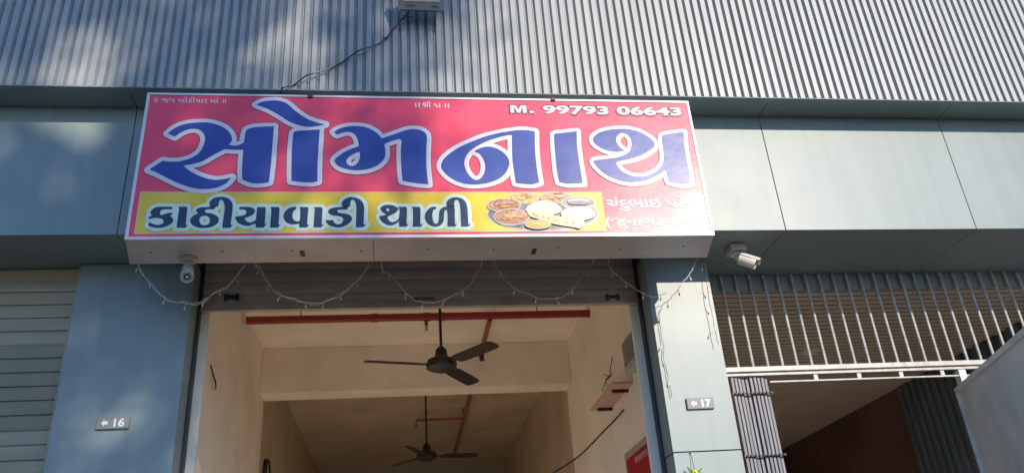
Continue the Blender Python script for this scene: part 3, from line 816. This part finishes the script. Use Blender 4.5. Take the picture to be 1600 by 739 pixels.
MB().lathe([(0.010, 0.0720), (0.006, 0.076)], bc, ax, 14).build('lens_glass', M['glass'], LENS, smooth=True)

c = atz(1148, 386, ZS)
T = thing('security_camera', 'white bullet security camera on soffit box right of the sign', 'security camera', (c.x, c.y, ZS))
MB().box(c.x - 0.06, c.x + 0.06, c.y - 0.07, c.y + 0.07, ZS - 0.055, ZS - 0.001).build('junction_box', M['whitedirty_shaded'], T, bevel=0.006)
b0 = Vector((c.x, c.y + 0.01, ZS - 0.056))
mb = MB().lathe([(0.042, 0), (0.042, 0.012), (0.02, 0.02)], b0, (0, 0, -1), 18)
mb.tube([b0 - Vector((0, 0, 0.018)), b0 + Vector((0.0, -0.01, -0.055)), b0 + Vector((0.012, -0.03, -0.07))], 0.013, 10)
mb.build('arm', M['white'], T, smooth=True)
bc = b0 + Vector((0.050, -0.065, -0.085))
ax = Vector((0.80, -0.36, -0.52)).normalized()
MB().lathe([(0.036, -0.065), (0.044, -0.06), (0.046, 0.06), (0.044, 0.064), (0.039, 0.060)], bc, ax, 20).build('body', M['white'], T, smooth=True)
sd = ax.cross(Vector((0, 0, 1))).normalized(); uu = sd.cross(ax)
vis = MB()
vv, ff = [], []
for i, h in enumerate((-0.06, 0.085)):
    for k in range(9):
        t = R(20 + 140 * k / 8)
        vv.append(bc + ax * h + (sd * math.cos(t) + uu * math.sin(t)) * 0.0505)
        vv.append(bc + ax * h + (sd * math.cos(t) + uu * math.sin(t)) * 0.0475)
for k in range(8):
    a_, b_ = 2 * k, 2 * k + 2
    ff += [(a_, b_, 18 + b_, 18 + a_), (a_ + 1, 19 + a_, 19 + b_, b_ + 1), (a_, a_ + 1, b_ + 1, b_), (18 + a_, 18 + b_, 19 + b_, 19 + a_)]
ff += [(0, 18, 19, 1), (16, 17, 35, 34)]
vis.add(vv, ff).build('sun_shield', M['white'], T, smooth=True)
MB().lathe([(0.022, 0.056), (0.022, 0.062), (0.010, 0.062)], bc, ax, 16).build('lens', M['black'], T, smooth=True)

# ------------------------------------------------------------------ flood light and its cable
f0, f1 = at(624, 14, 4.60), at(693, 15.5, 4.60)
fx0, fx1, fz = f0.x, f1.x, (f0.z + f1.z) / 2
T = thing('flood_light', 'grey flood light fixed to the ribbed cladding above the sign', 'flood light', ((fx0 + fx1) / 2, 4.62, fz))
tilt = Matrix.Translation(Vector(((fx0 + fx1) / 2, 4.62, fz))) @ Matrix.Rotation(R(32), 4, 'X')
hw = (fx1 - fx0) / 2
MB().box(-hw, hw, -0.02, 0.035, 0.0, 0.26, mtx=tilt).build('housing', M['grey'], T, bevel=0.006)
MB().box(-hw + 0.025, hw - 0.025, -0.0235, -0.021, 0.062, 0.235, mtx=tilt).build('glass', M['glass'], T)
for k in range(8):
    xx = -hw + 0.02 + k * (2 * hw - 0.04) / 7
    MB().box(xx - 0.004, xx + 0.004, 0.036, 0.075, 0.01, 0.24, mtx=tilt).build('cooling_fin', M['grey'], T)
for sgn in (-1, 1):
    MB().box(sgn * (hw + 0.008) - 0.004, sgn * (hw + 0.008) + 0.004, -0.005, 0.10, 0.10, 0.13, mtx=tilt).build('bracket', M['darksteel'], T)
for s_, xo, wd in (('210W', -hw + 0.05, 0.06), ('IP66', hw - 0.085, 0.045)):
    vs, fs = text_mesh(s_, 0.01)
    x0 = min(v.x for v in vs); k = wd / (max(v.x for v in vs) - x0)
    MB().add([tilt @ Vector((xo + (v.x - x0) * k, -0.0212, 0.022 + v.y * 0.026)) for v in vs], fs).build('rating_text', M['black'], T)
pts = [at(x_, y_, 4.725) for x_, y_ in ((640, 10), (637, 22), (622, 40), (600, 62), (580, 74), (560, 83), (530, 99), (505, 112), (480, 121), (460, 131), (444, 137.5))]
pts = [(p.x, 4.735 - 0.015 * (i % 3), p.z) for i, p in enumerate(pts)] + [(pts[-1].x - 0.02, 4.74, 5.062), (pts[-1].x - 0.04, 4.85, 5.05)]
def spline(pts, sub=5):
    P_ = [Vector(p) for p in pts]
    out = []
    for i in range(len(P_) - 1):
        a_, b_ = P_[i], P_[i + 1]
        p0 = P_[i - 1] if i else a_ - (b_ - a_)
        p3 = P_[i + 2] if i + 2 < len(P_) else b_ + (b_ - a_)
        for k in range(sub):
            t = k / sub
            out.append(0.5 * ((2 * a_) + (b_ - p0) * t + (2 * p0 - 5 * a_ + 4 * b_ - p3) * t * t + (-p0 + 3 * a_ - 3 * b_ + p3) * t ** 3))
    out.append(P_[-1])
    return out
mb = MB().tube(spline(pts), 0.0052, 6)
for q in ((612, 54), (575, 80), (548, 92)):                     # frayed ends along the cable
    a_ = at(*q, 4.725)
    mb.tube([a_, a_ + Vector((-0.03, -0.01, -0.035)), a_ + Vector((-0.07, -0.012, -0.05))], 0.003, 5)
a_ = at(633, 24, 4.715)
mb.tube([a_, a_ + Vector((0.03, -0.01, -0.03)), a_ + Vector((0.045, -0.01, -0.02))], 0.004, 5)
mb.tube([a_, a_ + Vector((-0.005, -0.01, -0.04)), a_ + Vector((-0.02, -0.01, -0.05))], 0.004, 5)
tag(mb.build('power_cable', M['black'], smooth=True), 'thin black cable hanging from flood light down to the sign top', 'cable')

# ------------------------------------------------------------------ fairy light swags
def swag(pp, label, Y=5.32, strands=1, tails=True, top=None, material='wirewhite', bulbs=7, group='swags of fairy lights'):
    pts = [at(x_, y_, Y) for x_, y_ in pp]
    T = thing('fairy_light_string', label, 'fairy lights', pts[0], group)
    base = spline(pts, 6)
    mb = MB()
    rnd = random.Random(len(label))
    for s_ in range(strands):
        q = [p + Vector((0, rnd.uniform(-.006, .006) + 0.006 * s_, rnd.uniform(-.006, .006) + (0.012 * math.sin(i * 0.45 + s_) if s_ else 0))) for i, p in enumerate(base)]
        mb.tube(q, 0.0023, 5)
    if top is not None:
        for e, tx in ((pts[0], top[0]), (pts[-1], top[1])):
            if tx: mb.tube([e, Vector((e.x + tx * 0.5, 5.13, e.z + 0.06)), Vector((e.x + tx, 4.985, ZS + 0.004))], 0.0016, 4)
    mb.build('wire', M[material], T)
    for k in range(bulbs):
        i = int((k + 0.7) / (bulbs + 0.4) * (len(base) - 1))
        p = base[i]
        dx = rnd.uniform(-0.02, 0.02)
        m2 = MB()
        m2.tube([p, p + Vector((dx * 0.5, -0.004, -0.016)), p + Vector((dx, -0.005, -0.030))], [0.0018, 0.0018, 0.0018], 5)
        m2.tube([p + Vector((dx, -0.005, -0.030)), p + Vector((dx * 1.3, -0.006, -0.044)), p + Vector((dx * 1.4, -0.006, -0.05))], [0.0052, 0.005, 0.0015], 6)
        m2.build('bulb', M['bulb'], T)
    return T
swag([(213, 402), (218, 418), (230, 437), (248, 458), (270, 470), (290, 474), (312, 472), (334, 459), (352, 448), (368, 433), (382, 415)], 'leftmost swag of clear fairy lights, crossing from the pilaster onto the shutter', strands=2, top=(-0.01, 0.02))
swag([(400, 416), (406, 418), (415, 436), (425, 450), (440, 460), (462, 469), (490, 473), (508, 472), (525, 463), (545, 450), (562, 434), (575, 416)], 'second swag of fairy lights from the left, its left end bunched', strands=2, top=(-0.02, 0.02))
swag([(598, 426), (605, 426), (622, 443), (637, 461), (652, 470), (672, 473), (690, 470), (708, 462), (725, 453), (738, 440), (744, 426), (752, 414)], 'middle swag of fairy lights hanging over the brass shutter handle', top=(-0.03, 0.03), bulbs=6)
swag([(772, 411), (780, 424), (792, 440), (808, 453), (828, 460), (845, 467), (862, 466), (880, 464), (896, 450), (908, 432), (922, 417), (926, 410)], 'fourth swag of fairy lights, left of the right shutter lock', top=(-0.02, 0.02), bulbs=6)
swag([(950, 412), (957, 424), (970, 434), (986, 447), (1003, 457), (1018, 463), (1038, 459), (1055, 452), (1068, 440), (1078, 427), (1086, 411)], 'rightmost swag of fairy lights, ending over the sunlit pilaster', top=(-0.02, 0.015), bulbs=6)
swag([(1095, 400), (1098, 415), (1103, 432), (1106, 455), (1108, 470), (1113, 492), (1117, 515), (1122, 538)], 'loose fairy light strand hanging straight down along the right edge of pilaster 17', Y=5.40, material='wirebrown', bulbs=4, group='loose strands of fairy lights')
swag([(1034, 481), (1030, 492), (1032, 515), (1037, 545), (1036, 556), (1041, 575), (1045, 595), (1050, 621)], 'loose fairy light strand hanging along the left edge of pilaster 17', Y=5.43, material='wirebrown', bulbs=4, group='loose strands of fairy lights')

# ------------------------------------------------------------------ shop interior
def ceiling_fan(hub, ceil_z, tips, label, r=0.62):
    T = thing('ceiling_fan', label, 'ceiling fan', (hub.x, hub.y, ceil_z), 'ceiling fans in the shop')
    MB().lathe([(0.015, 0), (0.055, 0.005), (0.045, 0.05), (0.016, 0.07)], (hub.x, hub.y, ceil_z - 0.002), (0, 0, -1), 20).build('canopy', M['fan'], T, smooth=True)
    MB().tube([(hub.x, hub.y, ceil_z - 0.02), (hub.x, hub.y, hub.z + 0.05)], 0.012, 10).build('rod', M['fan'], T, smooth=True)
    MB().lathe([(0.018, 0.16), (0.045, 0.13), (0.05, 0.085), (0.06, 0.065), (0.11, 0.045), (0.125, 0.015), (0.12, -0.02), (0.09, -0.035), (0.05, -0.05), (0.01, -0.054)], hub, (0, 0, 1), 28).build('motor', M['fan'], T, smooth=True)
    for ang in tips:
        u = Vector((math.cos(ang), math.sin(ang), 0)); v = Vector((-u.y, u.x, 0))
        prof = [(0.10, 0.022), (0.16, 0.024), (0.18, 0.055), (0.22, 0.062), (0.45, 0.064), (r - 0.04, 0.062), (r - 0.012, 0.05), (r, 0.03)]
        vs, fs = [], []
        for (d_, h_) in prof:
            for sg in (-1, 1):
                tz = -sg * h_ * math.sin(R(11)) * (1 if d_ > 0.17 else 0.2)
                for th_ in (0.0018, -0.0018):
                    vs.append(hub + u * d_ + v * sg * h_ * math.cos(R(11)) + Vector((0, 0, tz + th_ + 0.005)))
        for i in range(len(prof) - 1):
            a_, b_ = 4 * i, 4 * i + 4
            fs += [(a_, b_, b_ + 2, a_ + 2), (a_ + 1, a_ + 3, b_ + 3, b_ + 1), (a_, a_ + 1, b_ + 1, b_), (a_ + 2, b_ + 2, b_ + 3, a_ + 3)]
        e = 4 * (len(prof) - 1)
        fs += [(0, 2, 3, 1), (e, e + 1, e + 3, e + 2)]
        MB().add(vs, fs).build('blade', M['fan'], T)
    return T
h1 = at(690, 571, 6.32)
def tipang(px_, py_, h): p = atz(px_, py_, h.z); return math.atan2(p.y - h.y, p.x - h.x)
ceiling_fan(h1, RZ, [tipang(567, 565, h1), tipang(775, 537, h1), tipang(735, 596, h1)], 'dark brown ceiling fan hanging just inside the doorway')
h2 = at(667, 713, 10.0)
ceiling_fan(h2, RZ, [tipang(630, 693, h2), tipang(743, 711, h2), tipang(616, 727, h2)], 'dark brown ceiling fan far inside, beyond the beam')

# sprinkler pipes
PY = 7.7
pl, pr_ = at(385, 500, PY), at(933, 490, PY)
pz = (pl.z + pr_.z) / 2
T = thing('sprinkler_main_pipe', 'red fire pipe running across the shop ceiling behind the shutter', 'pipe', (pl.x, PY, pz))
MB().tube([(pl.x, PY, pz), (pr_.x, PY, pz)], 0.039, 14).build('pipe', M['red'], T, smooth=True)
for px_ in (585, 667, 690):
    c = at(px_, 495, PY)
    MB().tube([(c.x - 0.035, PY, pz), (c.x + 0.035, PY, pz)], 0.045, 14).build('coupling', M['red'], T, smooth=True)
c = at(666, 505, PY)
mb = MB().tube([(c.x, PY, pz - 0.03), (c.x, PY, pz - 0.09)], 0.018, 10)
mb.build('drop_tee', M['red'], T, smooth=True)
MB().lathe([(0.014, 0), (0.012, 0.03), (0.006, 0.045), (0.022, 0.047), (0.022, 0.05)], (c.x, PY, pz - 0.09), (0, 0, -1), 12).build('sprinkler_head', M['brass'], T, smooth=True)
for px_ in (470, 840):
    c = at(px_, 495, PY)
    MB().tube([(c.x, PY, pz + 0.03), (c.x, PY, RZ)], 0.006, 6).build('hanger', M['darksteel'], T)
dp = at(765, 500, 7.77)
T = thing('sprinkler_branch_pipe', 'thin rust coloured pipe running back through the beam towards the far fan', 'pipe', (dp.x, PY, dp.z))
MB().tube([(dp.x, PY + 0.04, dp.z), (dp.x, 14.0, dp.z)], 0.027, 12).build('pipe', M['brownpipe'], T, smooth=True)
c = at(650, 657, 11.72)
mb = MB().tube([(dp.x - 0.02, 11.72, dp.z), (c.x, 11.72, dp.z), (c.x, 11.72, dp.z - 0.09)], 0.02, 10)
mb.tube([(dp.x, 11.72, dp.z), (dp.x, 11.72, RZ)], 0.014, 8)
mb.build('cross_branch', M['brownpipe'], T, smooth=True)
MB().lathe([(0.026, 0), (0.026, 0.05), (0.018, 0.08), (0.03, 0.082), (0.03, 0.09)], (dp.x, 8.73, dp.z - 0.02), (0, 0, -1), 12).build('sprinkler_head', M['fan'], T, smooth=True)

# shelf on the right wall
zs = 3.42
n0, n1 = atz(953, 600, zs), atz(926, 641, zs)
sx0 = (n0.x + n1.x) / 2
T = thing('wall_shelf', 'pinkish wooden shelf on dark brackets on the right shop wall', 'shelf', (RX1, (n0.y + n1.y) / 2, zs))
MB().box(sx0, RX1 - 0.002, n0.y, n1.y, zs, zs + 0.02).build('board', M['wood'], T, bevel=0.002)
for yy in (n0.y + 0.18, n1.y - 0.07):
    mb = MB().box(sx0 + 0.045, RX1 - 0.002, yy - 0.018, yy + 0.018, zs - 0.022, zs - 0.001)
    mb.build('bracket', M['fan'], T)
q = [atx(x_, y_, RX1 - 0.004) for x_, y_ in ((975, 640), (962, 655), (945, 672), (925, 693), (905, 712), (885, 726), (858, 742))]
tag(MB().tube(spline([(p.x - 0.004, p.y, p.z) for p in q]), 0.007, 6).build('wall_cable', M['black'], smooth=True), 'black cable running down the right shop wall from the shelf', 'cable')
# small white box above the shelf
c = atx(990, 548, RX1 - 0.04)
T = thing('wall_box', 'pale plastic box with dark front on the right shop wall above shelf', 'wall box', (RX1, c.y, c.z))
MB().box(RX1 - 0.10, RX1 - 0.002, c.y - 0.20, c.y + 0.12, c.z - 0.10, c.z + 0.10).build('case', M['grey'], T, bevel=0.006)
MB().box(RX1 - 0.10, RX1 - 0.002, c.y - 0.20, c.y + 0.12, c.z - 0.15, c.z - 0.102).build('base', M['whitedirty_shaded'], T, bevel=0.006)
# electrical stub wires
mb = MB()
p = atx(955, 586, RX1 - 0.002)
for e in ((-0.03, 0.28, -0.07), (-0.03, -0.22, 0.10), (-0.05, 0.02, -0.09), (-0.03, 0.12, 0.05)):
    mb.tube([p, p + Vector((e[0], e[1] * 0.5, e[2] * 0.3)), p + Vector(e)], 0.005, 5)
tag(mb.build('loose_wires', M['wirebrown']), 'loose brown wires sticking out of the right wall above the shelf', 'wires')
mb = MB()
p = atx(331, 594, RX0 + 0.002)
mb.tube(spline([p + Vector((0, -0.1, 0.10)), p + Vector((0.02, -0.02, 0.02)), p + Vector((0.02, 0.03, 0.01)), p + Vector((0.01, 0.12, -0.02))]), 0.006, 5)
mb.tube(spline([p + Vector((0.01, -0.04, 0.04)), p + Vector((0.03, 0.02, -0.03)), p + Vector((0.01, 0.09, -0.05))]), 0.005, 5)
tag(mb.build('loose_wires', M['black']), 'loose black wires sticking out of the left shop wall near the doorway', 'wires')

# red banner on the right wall
M['banner'] = mat('banner_red', (0.42, 0.02, 0.03), 0.4, 0, 0.2, 4)
M['bannerpink'] = mat('banner_print', (0.72, 0.34, 0.36), 0.4, 0, 0.2, 10)
M['bannercream'] = mat('banner_border', (0.40, 0.33, 0.27), 0.6, 0, 0.1, 5)
a_ = atx(1013, 690, RX1 - 0.012); b_ = atx(955, 739, RX1 - 0.012)
zb1 = (a_.z + b_.z) / 2
T = thing('wall_banner', 'red printed banner with pale border on the right shop wall', 'banner', (RX1, a_.y, zb1))
y0, y1 = 5.78, 6.95
MB().box(RX1 - 0.010, RX1 - 0.002, y0, y1 + 0.06, 1.75, zb1 + 0.06).build('border', M['bannercream'], T)
MB().box(RX1 - 0.014, RX1 - 0.0105, y0 + 0.0, y1, 1.8, zb1).build('print', M['banner'], T)
mb = MB()
for k in range(7):
    yy = y1 - 0.30 - k * 0.055
    pts = [(RX1 - 0.0165, yy + 0.018 * math.cos(t), zb1 - 0.06 + 0.02 * math.sin(t)) for t in [2 * math.pi * j / 8 for j in range(7)]]
    mb.tube(pts, 0.005, 5)
for k in range(26):
    yy = y0 + 0.03 + 0.22 * random.random(); zz = zb1 - 0.06 - 0.5 * random.random()
    pts = [(RX1 - 0.0165, yy + 0.014 * math.cos(t), zz + 0.014 * math.sin(t)) for t in [2 * math.pi * j / 6 for j in range(6)]]
    mb.tube(pts, 0.003, 4)
mb.build('ornament', M['bannerpink'], T)

# round wall clock on the left wall
c = atx(416, 738, RX0 + 0.02)
T = thing('wall_clock', 'round brown rimmed clock high on the left shop wall', 'clock', (RX0, c.y, c.z))
MB().lathe([(0.15, 0), (0.15, 0.035), (0.135, 0.045), (0.125, 0.035), (0.125, 0.02)], (RX0 + 0.002, c.y, c.z), (1, 0, 0), 32).build('rim', M['fan'], T, smooth=True)
MB().lathe([(0.124, 0), (0.124, 0.022)], (RX0 + 0.004, c.y, c.z), (1, 0, 0), 32).build('dial', M['wood'], T)

# corridor ceiling lamp (unlit)
c = atz(1265, 548, CZ)
T = thing('ceiling_lamp', 'small round pale lamp on the plank ceiling behind the grille', 'ceiling lamp', (c.x, c.y, CZ))
MB().lathe([(0.10, 0.0), (0.10, 0.012), (0.085, 0.02)], (c.x, c.y, CZ - 0.001), (0, 0, -1), 28).build('base', M['white'], T, smooth=True)
MB().lathe([(0.082, 0.019), (0.07, 0.035), (0.03, 0.045)], (c.x, c.y, CZ - 0.001), (0, 0, -1), 28).build('diffuser', M['white'], T, smooth=True)

# lemon and chilli charm on the right pilaster
M['chilli'] = mat('green_chilli', (0.12, 0.26, 0.03), 0.35, 0, 0.3, 20)
M['lemon'] = mat('lemon', (0.70, 0.55, 0.04), 0.4, 0, 0.15, 20)
c = at(1085, 733, 5.42)
T = thing('lemon_chilli_charm', 'lemon and green chilli charm hanging from a nail on pilaster 17', 'charm', (c.x, 5.42, c.z))
t0 = at(1079, 707, 5.44)
MB().tube([t0, Vector((c.x, 5.42, c.z))], 0.002, 5).build('string', M['black'], T)
MB().tube([(t0.x, 5.451, t0.z), (t0.x, 5.43, t0.z + 0.002)], 0.004, 6).build('nail', M['darksteel'], T)
for k in range(7):
    an = R(-170 + 25 * k + random.uniform(-8, 8))
    e = Vector((math.cos(an) * 0.05, random.uniform(-0.025, 0.0), math.sin(an) * 0.04 + 0.012))
    o_ = Vector((c.x, 5.415, c.z - 0.012))
    MB().tube(spline([o_, o_ + e * 0.6, o_ + e + Vector((0, 0, 0.018))]), [0.004 + 0.003 * math.sin(math.pi * i / 10) * (1 - i / 12) for i in range(11)], 6).build('chilli', M['chilli'], T, smooth=True)
MB().lathe([(0.004, 0.0), (0.018, 0.006), (0.026, 0.022), (0.022, 0.04), (0.008, 0.052)], (c.x, 5.42, c.z - 0.055), (0, 0, 1), 14).build('lemon', M['lemon'], T, smooth=True)

# ------------------------------------------------------------------ tree across the road: its crown shades the left half of the front
def shadow_on_front(p):
    t = (p.y - 4.58) / sdir.y
    q = p - sdir * t
    return q.x, q.z
TY = -13.0
tt = (TY - 4.58) / sdir.y
CC = Vector((-1.9, 4.58, 4.9)) + sdir * tt
T = thing('shade_tree', 'tall leafy tree across the road whose crown shades the shop front', 'tree', (CC.x + 0.4, TY, 0))
top = Vector((CC.x, TY, CC.z))
tr = [Vector((CC.x + 0.4, TY, 0)), Vector((CC.x + 0.35, TY, 2.5)), Vector((CC.x + 0.1, TY, 5.5)), Vector((CC.x, TY, CC.z - 1.5)), top]
mb = MB().tube(spline(tr), [0.34 - 0.26 * i / 20 for i in range(21)], 12)
rnd = random.Random(3)
nr = np.random.default_rng(5)
clumps = []
tries = 0
while len(clumps) < 600 and tries < 40000:
    tries += 1
    p = CC + Vector((rnd.uniform(-5.5, 4), rnd.uniform(-2.6, 2.6), rnd.uniform(-3.4, 4.0)))
    e = ((p.x - CC.x + 0.7) / 5.0) ** 2 + ((p.y - CC.y) / 2.7) ** 2 + ((p.z - CC.z - 0.2) / 3.8) ** 2
    if e > 1: continue
    fx_, fz_ = shadow_on_front(p)
    edge = 0.30 + 0.20 * math.sin(fz_ * 2.3) - 0.25 * max(0, 4.4 - fz_) - 2.0 * max(0, 3.75 - fz_) + 0.15 * max(0, fz_ - 5.2)
    if fx_ > edge: continue
    hole = noise.noise(Vector((fx_ * 1.5 + 3.1, fz_ * 1.5, 0.4)))
    if hole > (0.20 if fz_ > 5.0 else 0.26) and rnd.random() < 0.85: continue
    if fz_ > 5.1 and rnd.random() > 0.62: continue
    if -1.75 < fx_ < 0.5 and 3.75 < fz_ < 5.0 and rnd.random() > 0.78: continue
    clumps.append(p)
for _ in range(16):
    k = rnd.choice(clumps)
    b0 = tr[-2].lerp(top, rnd.random()) if rnd.random() < 0.6 else tr[2].lerp(tr[3], rnd.random())
    mid = b0.lerp(k, 0.5) + Vector((0, 0, 0.3))
    mb.tube(spline([b0, mid, k], 4), [0.10 - 0.085 * i / 8 for i in range(9)], 7)
mb.build('trunk', M['bark'], T, smooth=True)
LV, LF = [], []
for p in clumps:
    nl = rnd.randint(26, 44)
    rad = rnd.uniform(0.22, 0.42)
    for _ in range(nl):
        c_ = np.array(p) + nr.normal(0, rad * 0.55, 3)
        a_ = nr.normal(0, 1, 3); a_ /= np.linalg.norm(a_)
        b_ = np.cross(a_, nr.normal(0, 1, 3)); b_ /= np.linalg.norm(b_)
        l_, w_ = nr.uniform(0.07, 0.13), nr.uniform(0.025, 0.045)
        k0 = len(LV)
        LV += [c_ - a_ * l_, c_ + b_ * w_, c_ + a_ * l_, c_ - b_ * w_]
        LF.append((k0, k0 + 1, k0 + 2, k0 + 3))
MB().add(LV, LF).build('crown', M['foliage'], T)
